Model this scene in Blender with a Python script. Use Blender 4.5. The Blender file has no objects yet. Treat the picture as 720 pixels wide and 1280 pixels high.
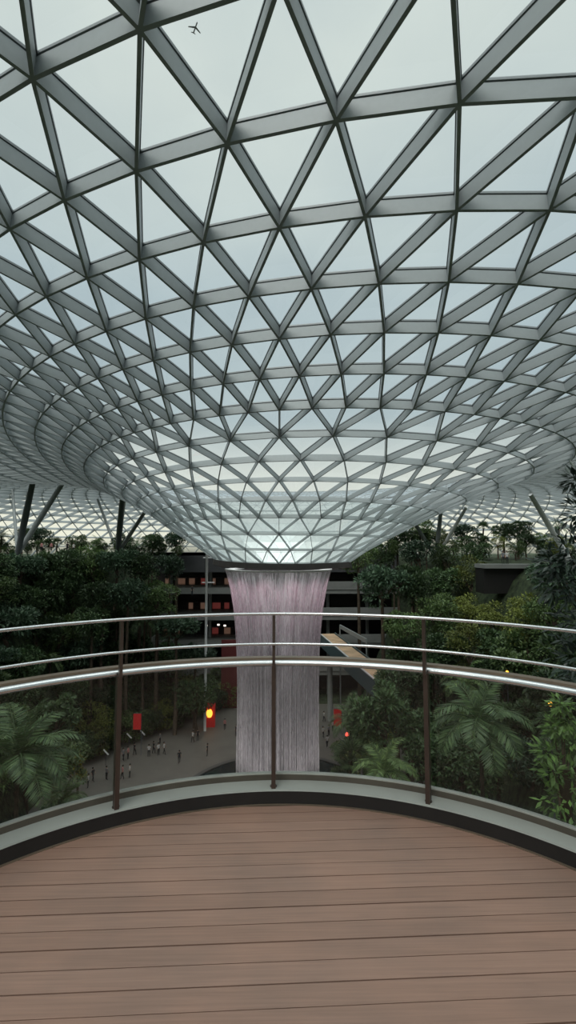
import bpy, bmesh, math, random
from mathutils import Vector, Matrix
random.seed(7)
PI=math.pi
scene=bpy.context.scene
COL=scene.collection
# ---------------------------------------------------------------- camera numbers
F=599.7; PITCH=math.radians(4.165); YAW=0.0188; EYE=1.6
def ray(u,v):
    a=(u-360)/F; b=(640-v)/F
    y=math.cos(PITCH)-b*math.sin(PITCH); z=math.sin(PITCH)+b*math.cos(PITCH)
    return Vector((a*math.cos(YAW)+y*math.sin(YAW), -a*math.sin(YAW)+y*math.cos(YAW), z))
def at(u,v,d):
    r=ray(u,v); return Vector((0,0,EYE))+r*(d/r.y)
def at_z(u,v,z):
    r=ray(u,v); return Vector((0,0,EYE))+r*((z-EYE)/r.z)
# ---------------------------------------------------------------- materials
def nodes(name):
    m=bpy.data.materials.new(name); m.use_nodes=True
    nt=m.node_tree; nt.nodes.clear()
    out=nt.nodes.new('ShaderNodeOutputMaterial'); return m,nt,out
def N(nt,t,**kw):
    n=nt.nodes.new('ShaderNode'+t)
    for k,v in kw.items():
        if k in n.inputs: n.inputs[k].default_value=v
        else: setattr(n,k,v)
    return n
def ramp(nt,stops,fac):
    r=nt.nodes.new('ShaderNodeValToRGB'); e=r.color_ramp.elements
    while len(e)<len(stops): e.new(.5)
    for el,(p,c) in zip(e,stops): el.position=p; el.color=(*c,1) if len(c)==3 else c
    nt.links.new(fac,r.inputs[0]); return r
def plain(name,c,rough=.6,metal=0,var=.12,scale=6,emit=None,es=1,bump=0):
    m,nt,out=nodes(name)
    p=N(nt,'BsdfPrincipled',Roughness=rough,Metallic=metal)
    tc=N(nt,'TexCoord'); no=N(nt,'TexNoise',Scale=scale,Detail=4.0)
    nt.links.new(tc.outputs['Object'],no.inputs['Vector'])
    r=ramp(nt,[(.3,tuple(x*(1-var) for x in c)),(.7,tuple(min(1,x*(1+var)) for x in c))],no.outputs['Fac'])
    nt.links.new(r.outputs[0],p.inputs['Base Color'])
    if bump:
        b=N(nt,'Bump',Strength=bump,Distance=.02); nt.links.new(no.outputs['Fac'],b.inputs['Height']); nt.links.new(b.outputs[0],p.inputs['Normal'])
    if emit: p.inputs['Emission Color'].default_value=(*emit,1); p.inputs['Emission Strength'].default_value=es
    nt.links.new(p.outputs[0],out.inputs[0]); return m
def leafmat(name,c1,c2,rough=.5,trans=.15):
    m,nt,out=nodes(name)
    g=N(nt,'NewGeometry'); oi=N(nt,'ObjectInfo')
    r=ramp(nt,[(0,c1),(.6,tuple((a+b)/2 for a,b in zip(c1,c2))),(1,c2)],g.outputs['Random Per Island'])
    hs=N(nt,'HueSaturation',Saturation=1.0)
    mr=N(nt,'MapRange'); mr.inputs[3].default_value=.65; mr.inputs[4].default_value=1.45
    nt.links.new(oi.outputs['Random'],mr.inputs[0]); nt.links.new(mr.outputs[0],hs.inputs['Value'])
    nt.links.new(r.outputs[0],hs.inputs['Color'])
    p=N(nt,'BsdfPrincipled',Roughness=rough); nt.links.new(hs.outputs[0],p.inputs['Base Color'])
    t=N(nt,'BsdfTranslucent'); nt.links.new(hs.outputs[0],t.inputs[0])
    mx=N(nt,'MixShader'); mx.inputs[0].default_value=trans
    nt.links.new(p.outputs[0],mx.inputs[1]); nt.links.new(t.outputs[0],mx.inputs[2]); nt.links.new(mx.outputs[0],out.inputs[0])
    return m
def glassmat(name,tint,ior=1.45,haze=0.0,hazecol=(.8,.85,.85),gl=1.0):
    m,nt,out=nodes(name)
    fr=N(nt,'Fresnel',IOR=ior); tr=N(nt,'BsdfTransparent'); tr.inputs[0].default_value=(*tint,1)
    go=N(nt,'BsdfGlossy',Roughness=.03); go.inputs[0].default_value=(gl,gl,gl,1)
    mx=N(nt,'MixShader'); nt.links.new(fr.outputs[0],mx.inputs[0]); nt.links.new(tr.outputs[0],mx.inputs[1]); nt.links.new(go.outputs[0],mx.inputs[2])
    last=mx
    if haze:
        df=N(nt,'BsdfTranslucent'); df.inputs[0].default_value=(*hazecol,1)
        d2=N(nt,'BsdfDiffuse'); d2.inputs[0].default_value=(*hazecol,1)
        m3=N(nt,'MixShader'); m3.inputs[0].default_value=.5
        nt.links.new(df.outputs[0],m3.inputs[1]); nt.links.new(d2.outputs[0],m3.inputs[2])
        m2=N(nt,'MixShader'); m2.inputs[0].default_value=haze
        nt.links.new(mx.outputs[0],m2.inputs[1]); nt.links.new(m3.outputs[0],m2.inputs[2]); last=m2
    nt.links.new(last.outputs[0],out.inputs[0]); return m
def woodmat():
    m,nt,out=nodes('deck_wood')
    g=N(nt,'NewGeometry'); tc=N(nt,'TexCoord')
    mp=N(nt,'Mapping'); mp.inputs['Scale'].default_value=(1.2,40,1); nt.links.new(tc.outputs['Object'],mp.inputs[0])
    no=N(nt,'TexNoise',Scale=2.0,Detail=6.0); nt.links.new(mp.outputs[0],no.inputs['Vector'])
    n2=N(nt,'TexNoise',Scale=2.3,Detail=3.0); nt.links.new(tc.outputs['Object'],n2.inputs['Vector'])
    r=ramp(nt,[(0,(.275,.165,.125)),(.5,(.29,.175,.133)),(1,(.305,.186,.143))],g.outputs['Random Per Island'])
    r2=ramp(nt,[(.3,(.86,.86,.86)),(.7,(1.08,1.08,1.08))],no.outputs['Fac'])
    r3=ramp(nt,[(.3,(.85,.88,.9)),(.7,(1.1,1.06,1.03))],n2.outputs['Fac'])
    a=N(nt,'MixRGB',blend_type='MULTIPLY'); a.inputs[0].default_value=1
    b=N(nt,'MixRGB',blend_type='MULTIPLY'); b.inputs[0].default_value=1
    nt.links.new(r.outputs[0],a.inputs[1]); nt.links.new(r2.outputs[0],a.inputs[2])
    nt.links.new(a.outputs[0],b.inputs[1]); nt.links.new(r3.outputs[0],b.inputs[2])
    p=N(nt,'BsdfPrincipled',Roughness=.5); nt.links.new(b.outputs[0],p.inputs['Base Color'])
    bu=N(nt,'Bump',Strength=.25,Distance=.002); nt.links.new(no.outputs['Fac'],bu.inputs['Height']); nt.links.new(bu.outputs[0],p.inputs['Normal'])
    nt.links.new(p.outputs[0],out.inputs[0]); return m
def watermat(name,lo,hi,col,scale=(1.2,1.2,.35),alpha_hi=.9):
    m,nt,out=nodes(name)
    tc=N(nt,'TexCoord'); mp=N(nt,'Mapping'); mp.inputs['Scale'].default_value=scale
    nt.links.new(tc.outputs['Object'],mp.inputs[0])
    no=N(nt,'TexNoise',Scale=1.0,Detail=5.0,Roughness=.7); nt.links.new(mp.outputs[0],no.inputs['Vector'])
    r=ramp(nt,[(lo,(0,0,0)),(hi,(alpha_hi,)*3)],no.outputs['Fac'])
    d=N(nt,'BsdfDiffuse'); d.inputs[0].default_value=(*col,1)
    t2=N(nt,'BsdfTranslucent'); t2.inputs[0].default_value=(*col,1)
    md=N(nt,'MixShader'); md.inputs[0].default_value=.5; nt.links.new(d.outputs[0],md.inputs[1]); nt.links.new(t2.outputs[0],md.inputs[2])
    tr=N(nt,'BsdfTransparent'); mx=N(nt,'MixShader')
    nt.links.new(r.outputs[0],mx.inputs[0]); nt.links.new(tr.outputs[0],mx.inputs[1]); nt.links.new(md.outputs[0],mx.inputs[2])
    nt.links.new(mx.outputs[0],out.inputs[0]); return m
M=dict(
 beam=plain('painted_steel_grey',(.37,.40,.41),.45,var=.03),
 beam_frame=plain('aluminium_frame',(.26,.28,.29),.4,var=.04),
 gasket=plain('dark_gasket',(.03,.035,.04),.5),
 glass=glassmat('roof_glass',(.90,.94,.94),1.45),
 wet=glassmat('wet_roof_glass',(.80,.86,.85),1.5,.22,(.80,.87,.85)),
 rimdark=plain('oculus_rim_metal',(.06,.05,.05),.5),
 wood=woodmat(), under=plain('deck_joist_black',(.02,.015,.012),.8),
 trim=plain('bronze_trim',(.25,.19,.14),.4,.6),
 kerbdark=plain('black_kerb_face',(.014,.012,.012),.6), kerbtop=plain('painted_kerb_top',(.34,.35,.325),.45,var=.08,scale=3),
 steel=plain('brushed_steel',(.62,.62,.63),.22,1,.03), post=plain('bronze_post',(.09,.065,.055),.4,.6), channel=plain('bronze_channel',(.13,.11,.09),.4,.5),
 chtop=plain('channel_lip',(.5,.5,.46),.35,.4),
 rglass=glassmat('railing_glass',(.92,.92,.91),1.27,.004,(.6,.55,.5)),
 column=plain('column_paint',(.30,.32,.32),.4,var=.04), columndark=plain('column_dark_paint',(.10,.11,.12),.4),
 bark=plain('bark',(.09,.065,.045),.9,var=.3,scale=3), soil=plain('garden_soil',(.035,.05,.022),.95,var=.7,scale=1.6,bump=1.0),
 plaza=plain('plaza_paving',(.17,.155,.138),.6,var=.1,scale=.4), pool=plain('dark_pool_water',(.02,.03,.03),.12,var=.2),
 poolrim=plain('pool_rim_stone',(.09,.09,.085),.6),
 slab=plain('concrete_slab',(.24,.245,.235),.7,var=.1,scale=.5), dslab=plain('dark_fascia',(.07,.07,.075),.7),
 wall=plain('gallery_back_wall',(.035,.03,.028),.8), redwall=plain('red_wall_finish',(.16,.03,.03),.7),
 lit=plain('lit_shop_glass',(.3,.2,.15),.4,emit=(1,.55,.38),es=.07), litred=plain('red_lit_shop_glass',(.3,.05,.05),.4,emit=(.9,.18,.15),es=.07),
 litwhite=plain('small_white_lamp',(.8,.8,.8),.4,emit=(1,.9,.8),es=1.5), amber=plain('amber_lamp',(.8,.5,.1),.4,emit=(1,.45,.05),es=2.2),
 redlamp=plain('red_lamp',(.8,.1,.1),.4,emit=(1,.12,.08),es=1.6),
 red=plain('red_cloth_with_glow',(.62,.03,.03),.7,emit=(.6,.02,.02),es=.12),  # red cloth and tower body given a faint added glow
 bridge=plain('bridge_blue_green_side',(.10,.15,.16),.35), bridgetop=plain('bridge_orange_tan_top',(.62,.42,.27),.6,var=.25,scale=.5),
 white=plain('white_paint',(.75,.75,.75),.5,var=.03), skin=plain('skin',(.42,.27,.2),.6), dark=plain('dark_cloth',(.02,.022,.03),.8), wcloth=plain('white_cloth',(.75,.73,.72),.8),
 gcloth=plain('grey_cloth',(.25,.25,.27),.8), pcloth=plain('pink_cloth',(.6,.25,.25),.8), hair=plain('black_hair',(.012,.01,.01),.7),
 plane=plain('airplane_paint',(.25,.27,.29),.5),
 lf_dark=leafmat('leaf_dark',(0.0375, 0.0663, 0.0301),(0.1054, 0.1724, 0.0676)),
 lf_mid=leafmat('leaf_mid',(0.0586, 0.1017, 0.0376),(0.1757, 0.2542, 0.0845)),
 lf_olive=leafmat('leaf_olive',(0.1054, 0.1326, 0.0338),(0.3045, 0.3426, 0.0845)),
 lf_blue=leafmat('leaf_bluish',(0.0375, 0.0707, 0.0413),(0.1171, 0.1878, 0.109)),
 lf_near=leafmat('leaf_glossy_near',(0.018, 0.033, 0.024),(0.0675, 0.105, 0.075),.28,.08),
 lf_bright=leafmat('leaf_bright_near',(0.045, 0.085, 0.025),(0.19, 0.34, 0.085),.4,.3),
 lf_palm=leafmat('leaf_palm',(0.034, 0.068, 0.0255),(0.119, 0.187, 0.0765),.4),
 lf_yellow=leafmat('leaf_yellow',(.25,.24,.02),(.5,.42,.04)),
)
M['strand']=watermat('falling_water_streams',.34,.60,(.93,.90,.93),(2.5,2.5,.5),.95)
M['mist']=watermat('falling_water_mist',.22,.72,(.93,.92,.93),(.5,.5,.04),.85)
# ---------------------------------------------------------------- builders
class MB:
    def __init__(s): s.v=[]; s.f=[]; s.mi=[]
    def add(s,vs,fs,mi=0):
        n=len(s.v); s.v.extend([tuple(v) for v in vs]); s.f.extend([tuple(i+n for i in f) for f in fs]); s.mi.extend([mi]*len(fs))
    def box(s,a,b,mi=0):
        (x0,y0,z0),(x1,y1,z1)=a,b
        s.add([(x0,y0,z0),(x1,y0,z0),(x1,y1,z0),(x0,y1,z0),(x0,y0,z1),(x1,y0,z1),(x1,y1,z1),(x0,y1,z1)],
              [(0,3,2,1),(4,5,6,7),(0,1,5,4),(1,2,6,5),(2,3,7,6),(3,0,4,7)],mi)
    def bar(s,p,q,nrm,w,h0,h1,mi=0):   # box beam from p to q, width w, from nrm*h0 to nrm*h1
        p=Vector(p);q=Vector(q);d=(q-p).normalized();n=(nrm-d*nrm.dot(d)).normalized();t=d.cross(n)*(w/2)
        vs=[p-t+n*h0,p+t+n*h0,q+t+n*h0,q-t+n*h0,p-t+n*h1,p+t+n*h1,q+t+n*h1,q-t+n*h1]
        s.add(vs,[(0,1,2,3),(7,6,5,4),(1,0,4,5),(2,1,5,6),(3,2,6,7),(0,3,7,4)],mi)
    def tube(s,pts,rs,seg=8,mi=0,caps=True):
        pts=[Vector(p) for p in pts]
        if not isinstance(rs,(list,tuple)): rs=[rs]*len(pts)
        rings=[];up=Vector((0,0,1))
        for i,p in enumerate(pts):
            d=(pts[min(i+1,len(pts)-1)]-pts[max(i-1,0)]).normalized()
            a=d.cross(up); 
            if a.length<.05: a=d.cross(Vector((1,0,0)))
            a.normalize(); b=d.cross(a)
            rings.append([p+(a*math.cos(2*PI*k/seg)+b*math.sin(2*PI*k/seg))*rs[i] for k in range(seg)])
        vs=[v for r in rings for v in r]; fs=[]
        for i in range(len(pts)-1):
            for k in range(seg):
                k2=(k+1)%seg; fs.append((i*seg+k,i*seg+k2,(i+1)*seg+k2,(i+1)*seg+k))
        if caps: fs.append(tuple(range(seg))); fs.append(tuple((len(pts)-1)*seg+k for k in range(seg-1,-1,-1)))
        s.add(vs,fs,mi)
    def arc(s,cx,cy,a0,a1,prof,n=64,mi=0,closed=True):  # sweep profile [(r,z)] round (cx,cy); angle from +Y towards +X
        vs=[];m=len(prof)
        for i in range(n+1):
            a=a0+(a1-a0)*i/n
            for r,z in prof: vs.append((cx+r*math.sin(a),cy+r*math.cos(a),z))
        fs=[]
        for i in range(n):
            for k in range(m if closed else m-1):
                k2=(k+1)%m; fs.append((i*m+k,(i+1)*m+k,(i+1)*m+k2,i*m+k2))
        if closed and abs(a1-a0)<2*PI-.01: fs.append(tuple(range(m))); fs.append(tuple(n*m+k for k in range(m-1,-1,-1)))
        s.add(vs,fs,mi)
    def mesh(s,name,mats,smooth=False):
        me=bpy.data.meshes.new(name); me.from_pydata(s.v,[],s.f)
        for m in (mats if isinstance(mats,list) else [mats]): me.materials.append(m)
        if isinstance(mats,list): me.polygons.foreach_set('material_index',s.mi)
        if smooth: me.polygons.foreach_set('use_smooth',[True]*len(s.f))
        me.update(); return me
    def build(s,name,mats,parent=None,loc=None,smooth=False):
        return link(name,s.mesh(name,mats,smooth),parent,loc)
def link(name,me,parent=None,loc=None):
    o=bpy.data.objects.new(name,me); COL.objects.link(o)
    if parent: o.parent=parent
    if loc is not None: o.location=loc
    return o
def thing(name,label,cat,loc=(0,0,0),group=None,rz=0):
    o=bpy.data.objects.new(name,None); COL.objects.link(o); o.location=loc; o.rotation_euler=(0,0,rz)
    o.empty_display_size=.3
    tag(o,label,cat,group); return o
def tag(o,label,cat,group=None):
    o['label']=label; o['category']=cat
    if group: o['group']=group
    return o
def struct(o,label=None,cat='structure'):
    o['kind']='structure'
    if label: o['label']=label
    return o
def copy_tree(o,parent=None):
    c=o.copy(); COL.objects.link(c); c.parent=parent
    for ch in list(o.children): copy_tree(ch,c)
    return c
# ================================================================ ROOF
ROOF=[
 (7.073,-0.059,0.082,-0.046,-0.077,-1.886,-0.202,0.018,0.047,-0.120),
 (9.294,-0.007,0.087,-0.037,-0.058,-0.387,-0.113,0.119,0.002,-0.070),
 (12.045,0.043,0.094,-0.028,-0.038,1.122,-0.021,0.220,-0.042,-0.021),
 (14.998,0.091,0.100,-0.020,-0.019,2.579,0.074,0.324,-0.084,0.030),
 (17.863,0.136,0.107,-0.013,0.000,3.894,0.179,0.434,-0.122,0.084),
 (20.858,0.174,0.112,-0.007,0.017,5.082,0.298,0.547,-0.154,0.140),
 (23.850,0.207,0.114,-0.003,0.033,6.144,0.429,0.664,-0.179,0.198),
 (26.995,0.235,0.110,0.001,0.046,7.132,0.561,0.779,-0.202,0.257),
 (30.100,0.260,0.106,0.004,0.058,8.065,0.663,0.895,-0.236,0.316),
 (33.207,0.278,0.107,0.004,0.067,8.914,0.726,1.021,-0.284,0.380),
 (36.353,0.291,0.107,0.002,0.074,9.619,0.757,1.152,-0.343,0.446),
 (39.533,0.301,0.107,-0.000,0.079,10.112,0.763,1.287,-0.412,0.513),
 (42.756,0.308,0.107,-0.004,0.083,10.582,0.726,1.412,-0.499,0.576),
 (46.004,0.313,0.108,-0.009,0.086,11.006,0.669,1.529,-0.594,0.636),
 (49.224,0.316,0.097,-0.015,0.086,11.194,0.598,1.644,-0.695,0.694)]
D=58.0; N0=28; TW=(.12585,-.03346)
KM=14; MOUT=17; KT=KM+MOUT
def sstep(a,b,x):
    t=max(0,min(1,(x-a)/(b-a))); return t*t*(3-2*t)
def nring(k): return N0 if k<3 else (2*N0 if k<8 else 4*N0)
def off(k): return .5 if k in (1,4,6) or (k>=8 and (k-8)%2==1) else 0.0
def rz_in(k,ph):
    R,a,b,c,d,Z,e,g,h,i=ROOF[k]
    s,co,s2,c2=math.sin(ph),math.cos(ph),math.sin(2*ph),math.cos(2*ph)
    rho=R*(1+a*(co-1)+b*s+c*(c2-1)+d*s2); z=Z+e*s+g*(co-1)+h*s2+i*(c2-1)
    w=sstep(math.radians(70),math.radians(140),abs(ph))
    rb=7.0+k/14*33; zb=Z-.6
    return rho*(1-w)+rb*w, z*(1-w)+zb*w+EYE
def rz(k,ph):
    if k<=KM: return rz_in(k,ph)
    r0,z0=rz_in(KM-1,ph); r1,z1=rz_in(KM,ph)
    dr,dz=r1-r0,z1-z0; L=math.hypot(dr,dz); dr,dz=dr/L,dz/L
    ro=85+9*math.cos(ph)**2+3*math.sin(ph); zo=-1.0
    t=(k-KM)/MOUT; T=42
    h00=2*t**3-3*t**2+1;h10=t**3-2*t**2+t;h01=-2*t**3+3*t**2;h11=t**3-t**2
    return h00*r1+h10*dr*T+h01*ro, h00*z1+h10*dz*T+h01*zo+h11*(-T*1.15)
def rpos(k,j):
    n=nring(k); ph0=2*PI*((j)/n); 
    if ph0>PI: ph0-=2*PI
    ph=ph0+TW[0]*math.sin(ph0)+TW[1]*(math.cos(ph0)-1)*(1 if abs(ph0)<2 else 1)
    rho,z=rz(k,ph); return Vector((rho*math.sin(ph),D-rho*math.cos(ph),z))
nid={};P3=[];meta=[]
for k in range(KT+1):
    n=nring(k)
    for j in range(n):
        nid[(k,j)]=len(P3); P3.append(rpos(k,j+off(k))); meta.append((k,j))
edges=[];tris=[]
for k in range(KT+1):
    n=nring(k)
    for j in range(n): edges.append((nid[(k,j)],nid[(k,(j+1)%n)],'ring',k))
for k in range(KT):
    n=nring(k);m=nring(k+1)
    if m==n:
        if off(k)==0:   # next ring offset .5
            for j in range(n):
                a=nid[(k,j)];b=nid[(k,(j+1)%n)];u=nid[(k+1,j)];w=nid[(k+1,(j-1)%n)]
                edges+= [(a,u,'d',k),(a,w,'d',k)]; tris+=[(a,b,u),(a,u,w)]
        else:
            for j in range(n):
                a=nid[(k,j)];b=nid[(k,(j+1)%n)];u=nid[(k+1,(j+1)%n)];w=nid[(k+1,j)]
                edges+= [(a,u,'d',k),(a,w,'d',k)]; tris+=[(a,b,u),(a,u,w)]
    else:
        for j in range(n):
            a=nid[(k,j)];b=nid[(k,(j+1)%n)]
            c0=nid[(k+1,2*j)];c1=nid[(k+1,(2*j+1)%m)];cm=nid[(k+1,(2*j-1)%m)]
            edges+=[(a,c0,'d',k),(a,c1,'d',k),(a,cm,'d',k)]
            tris+=[(a,b,c1),(a,c1,c0),(a,c0,cm)]
nr=[Vector() for _ in P3]
for t in tris:
    a,b,c=[P3[i] for i in t]; n_=(b-a).cross(c-a)
    # outward = away from interior
    k=meta[t[0]][0]
    for i in t: nr[i]+=n_
ref=Vector((0,0,1))
s_=sum(1 if nr[i].z>0 else -1 for i in range(len(P3)) if meta[i][0]<18)
sg=1 if s_>0 else -1
for i in range(len(nr)): nr[i]=(nr[i]*sg).normalized()
TOP=.66
ceiling=bpy.data.objects.new('ceiling',None); COL.objects.link(ceiling); struct(ceiling,'great domed lattice roof of glass triangles dipping to the waterfall')
def addbeam(mb,e,lod):
    i,j,_,k=e; p,q=P3[i],P3[j]; n=(nr[i]+nr[j]).normalized()
    sc=.42 if k<3 else (.62 if k<6 else (.8 if k<8 else 1))
    mb.bar(p,q,n,.10*sc,0,.54*sc if lod else TOP*sc,0)
    if lod:
        mb.bar(p,q,n,.05*sc,.54*sc,.575*sc,2); mb.bar(p,q,n,.15*sc,.575*sc,TOP*sc,1)
BM=[M['beam'],M['beam_frame'],M['gasket']]
def keep(k,idx):
    return True
cam0=Vector((0,0,EYE))
def vis(p):
    v=p-cam0
    if v.y<1: return False
    u=v.x/v.y; w=(v.z/v.y-math.tan(PITCH)); return abs(u)<.62 and abs(w)<1.25
for k in range(KT+1):
    mb=MB()
    for e in edges:
        if e[2]=='ring' and e[3]==k: addbeam(mb,e,7<=k<19)
    mb.build('ring_beam',BM,ceiling)
diag=[e for e in edges if e[2]=='d']
diag.sort(key=lambda e:(0 if vis((P3[e[0]]+P3[e[1]])/2) else 1, ((P3[e[0]]+P3[e[1]])/2-cam0).length))
for e in diag[:100]:
    mb=MB(); addbeam(mb,e,True); mb.build('diagonal_beam',BM,ceiling)
mb=MB()
for e in diag[100:]: addbeam(mb,e,5<=e[3]<19)
o=mb.build('diagonal_beam',BM,ceiling); o['kind']='stuff'
tris.sort(key=lambda t:(0 if vis((P3[t[0]]+P3[t[1]]+P3[t[2]])/3) else 1, ((P3[t[0]]+P3[t[1]]+P3[t[2]])/3-cam0).length))
def gl(t):
    k=min(meta[i][0] for i in t); sc=.42 if k<3 else (.62 if k<6 else (.8 if k<8 else 1))
    return [P3[i]+nr[i]*(TOP-.02)*sc for i in t]
for t in tris[:100]:
    mb=MB(); mb.add(gl(t),[(0,1,2)]); mb.build('glass_pane',M['glass'],ceiling)
mb=MB(); mw=MB()
for t in tris[100:]:
    k=max(meta[i][0] for i in t)
    (mw if k<=4 else mb).add(gl(t),[(0,1,2)])
o=mb.build('glass_pane',M['glass'],ceiling); o['kind']='stuff'
o=mw.build('wet_glass_pane',M['wet'],ceiling); o['kind']='stuff'; o['label']='glass panes wet with running water around the opening'
# oculus rim
rim=MB(); n=nring(0)
ring=[P3[nid[(0,j)]] for j in range(n)]
cx=sum(p.x for p in ring)/n; cy=sum(p.y for p in ring)/n; cz=sum(p.z for p in ring)/n
vs=[];fs=[]
for j in range(n):
    for s,dz in ((1.03,.12),(1.04,-.5),(.86,-.62),(.84,-.1)):
        p=ring[j]; vs.append((cx+(p.x-cx)*s,cy+(p.y-cy)*s,p.z+dz))
for j in range(n):
    for k in range(4): fs.append((j*4+k,((j+1)%n)*4+k,((j+1)%n)*4+(k+1)%4,j*4+(k+1)%4))
rim.add(vs,fs); o=rim.build('oculus_rim',M['rimdark'],ceiling); o['label']='dark round rim the water falls from'
# ================================================================ WATERFALL
WX,WY=cx,cy
ZG=-28.0
wt=thing('waterfall','tall round curtain of falling water pouring from the roof opening','waterfall',(WX,WY,0))
ztop=cz-.55
def wr(z):
    t=max(0,(ztop-z)/(ztop-ZG)); return 4.15+2.05*math.exp(-t*5.0)
mb=MB(); rnd=random.Random(3)
for i in range(1700):
    a=rnd.uniform(0,2*PI); w=rnd.uniform(.012,.05); jr=rnd.gauss(0,.10)
    z0=ztop-(0 if rnd.random()<.75 else rnd.uniform(0,6)); z1=ZG+.1
    pts=[];rs=[];z=z0;st=0
    zs=[z0-(z0-z1)*(q/9)**1.6 for q in range(10)]
    for q,z in enumerate(zs):
        r=wr(z)+jr*(1+q*.25); pts.append((r*math.sin(a),r*math.cos(a),z)); rs.append(w*(.6+.07*q))
    mb.tube(pts,rs,3,caps=False)
mb.build('water_stream',M['strand'],wt,smooth=True)['kind']='stuff'
mb=MB()
prof=[(wr(ztop+(ZG-ztop)*(q/24)**1.5)+.02,ztop+(ZG-ztop)*(q/24)**1.5) for q in range(25)]
mb.arc(0,0,0,2*PI,prof,96,closed=False)
o=mb.build('water_mist',M['mist'],wt,smooth=True); o['kind']='stuff'
mb=MB()
mb.arc(0,0,0,2*PI,[(wr(ztop)-.9,ztop-.0),(wr(ztop)+.25,ztop+.05),(wr(ztop)+.25,ztop-.12),(wr(ztop)-.9,ztop-.12)],64)
mb.build('spill_lip',M['white'],wt)
# pink show lights under the rim
for i in range(12):
    a=2*PI*(i+.5)/12
    l=bpy.data.lights.new('show_light','SPOT'); l.energy=360; l.color=(1,.62,.74); l.spot_size=math.radians(110); l.spot_blend=1; l.shadow_soft_size=.3
    lo=bpy.data.objects.new('show_light',l); COL.objects.link(lo)
    p=Vector((WX+8.0*math.sin(a),WY+8.0*math.cos(a),cz-.9)); lo.location=p
    tgt=Vector((WX+4.5*math.sin(a),WY+4.5*math.cos(a),cz-9)); lo.rotation_euler=(tgt-p).to_track_quat('-Z','Y').to_euler()
    tag(lo,'pink show lamp under the dark rim washing the falling water','lamp','pink lamps under the rim')
for i in range(6):  # added upward fill spots that brighten the lower waterfall
    a=2*PI*(i+.5)/6
    l=bpy.data.lights.new('added_fill_light','SPOT'); l.energy=1500; l.color=(1,.96,.95); l.spot_size=math.radians(70); l.spot_blend=1; l.shadow_soft_size=.3
    lo=bpy.data.objects.new('added_fill_light',l); COL.objects.link(lo)
    p=Vector((WX+9.5*math.sin(a),WY+9.5*math.cos(a),ZG+.6)); lo.location=p
    tgt=Vector((WX+2*math.sin(a),WY+2*math.cos(a),ZG+13)); lo.rotation_euler=(tgt-p).to_track_quat('-Z','Y').to_euler()
    tag(lo,'added white fill light brightening the lower waterfall from below','lamp','added fill lights below the waterfall')
# ================================================================ BALCONY
CX,CY=0.0,1.07
m0=MB(); th=math.radians(1.63)
RD=2.035
base=1.791*math.cos(th)
dy=.0945
k0=-70
ex=Vector((math.cos(th),math.sin(th),0)); ey=Vector((-math.sin(th),math.cos(th),0))
cs=Vector((CX,CY,0)).dot(ey); ct=Vector((CX,CY,0)).dot(ex)
rr=random.Random(11)
floor=bpy.data.objects.new('floor',None); COL.objects.link(floor); struct(floor,'round timber balcony deck of reddish brown planks')
for k in range(k0,16):
    s0=base+k*dy; s1=s0+dy-(.0035+.0035*rr.random())
    hw=[]
    NS=6
    rows=[]
    for q in range(NS+1):
        s=s0+(s1-s0)*q/NS; ds=s-cs
        if ds>RD: break
        w=RD if ds<0 else math.sqrt(max(0,RD*RD-ds*ds))
        rows.append((s,w))
    if len(rows)<2: continue
    vs=[];fs=[]
    zj=rr.uniform(-.0008,.0008)
    for s,w in rows:
        for sx in (-1,1):
            for z in (zj,-.024):
                p=ey*s+ex*(ct+sx*w); vs.append((p.x,p.y,z))
    for q in range(len(rows)-1):
        a=q*4;b=a+4
        fs+=[(a,a+2,b+2,b),(a+1,b+1,b+3,a+3),(a,b,b+1,a+1),(a+2,a+3,b+3,b+2)]
    e=(len(rows)-1)*4
    fs+=[(0,1,3,2),(e,e+2,e+3,e+1)]
    m0.add(vs,fs)
m0.build('deck_planks',M['wood'],floor)
mb=MB(); mb.arc(CX,CY,-PI/2,PI/2,[(0.01,-.03),(RD+.1,-.03),(RD+.1,-.4),(.01,-.4)],48); mb.box((-RD-.1,-5,-.4),(RD+.1,CY,-.03)); mb.build('deck_substructure',M['under'],floor)
mb=MB(); A=math.radians(92)
mb.arc(CX,CY,-A,A,[(2.030,-.02),(2.030,.004),(2.046,.004),(2.046,-.02)],96); mb.build('edge_strip',M['trim'],floor)
kerb=bpy.data.objects.new('trim_1',None); COL.objects.link(kerb); struct(kerb,'curved kerb around the balcony with black face and pale top')
mb=MB(); mb.arc(CX,CY,-A,A,[(2.046,-.3),(2.046,.080),(2.20,.080),(2.20,-.3)],96); mb.build('kerb_face',M['kerbdark'],kerb)
mb=MB(); mb.arc(CX,CY,-A,A,[(2.044,.079),(2.048,.088),(2.175,.088),(2.175,.079)],96); mb.build('kerb_top',M['kerbtop'],kerb)
rail=thing('balcony_railing','curved balcony railing with glass panels, steel rods and bronze posts on the kerb','railing',(CX,CY,.08))
def rb(mb,name,mat,smooth=False):
    o=mb.build(name,mat,rail,smooth=smooth); return o
def loc(prof): return [(r,z-.08) for r,z in prof]
mb=MB(); mb.arc(0,0,-A,A,loc([(2.170,.085),(2.170,.122),(2.200,.122),(2.200,.085)]),96); rb(mb,'base_channel',M['channel'])
mb=MB(); mb.arc(0,0,-A,A,loc([(2.172,.122),(2.172,.130),(2.202,.130),(2.202,.122)]),96); rb(mb,'channel_lip',M['chtop'])
def circ(r,z,a,b=None,n=12): 
    b=b or a
    return [(r+a*math.cos(2*PI*i/n),z+b*math.sin(2*PI*i/n)) for i in range(n)]
for z,r in ((1.178,.0095),(.991,.0085)):
    mb=MB(); mb.arc(0,0,-A,A,loc(circ(2.0,z,r)),128); rb(mb,'rail_rod',M['steel'],True)
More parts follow.
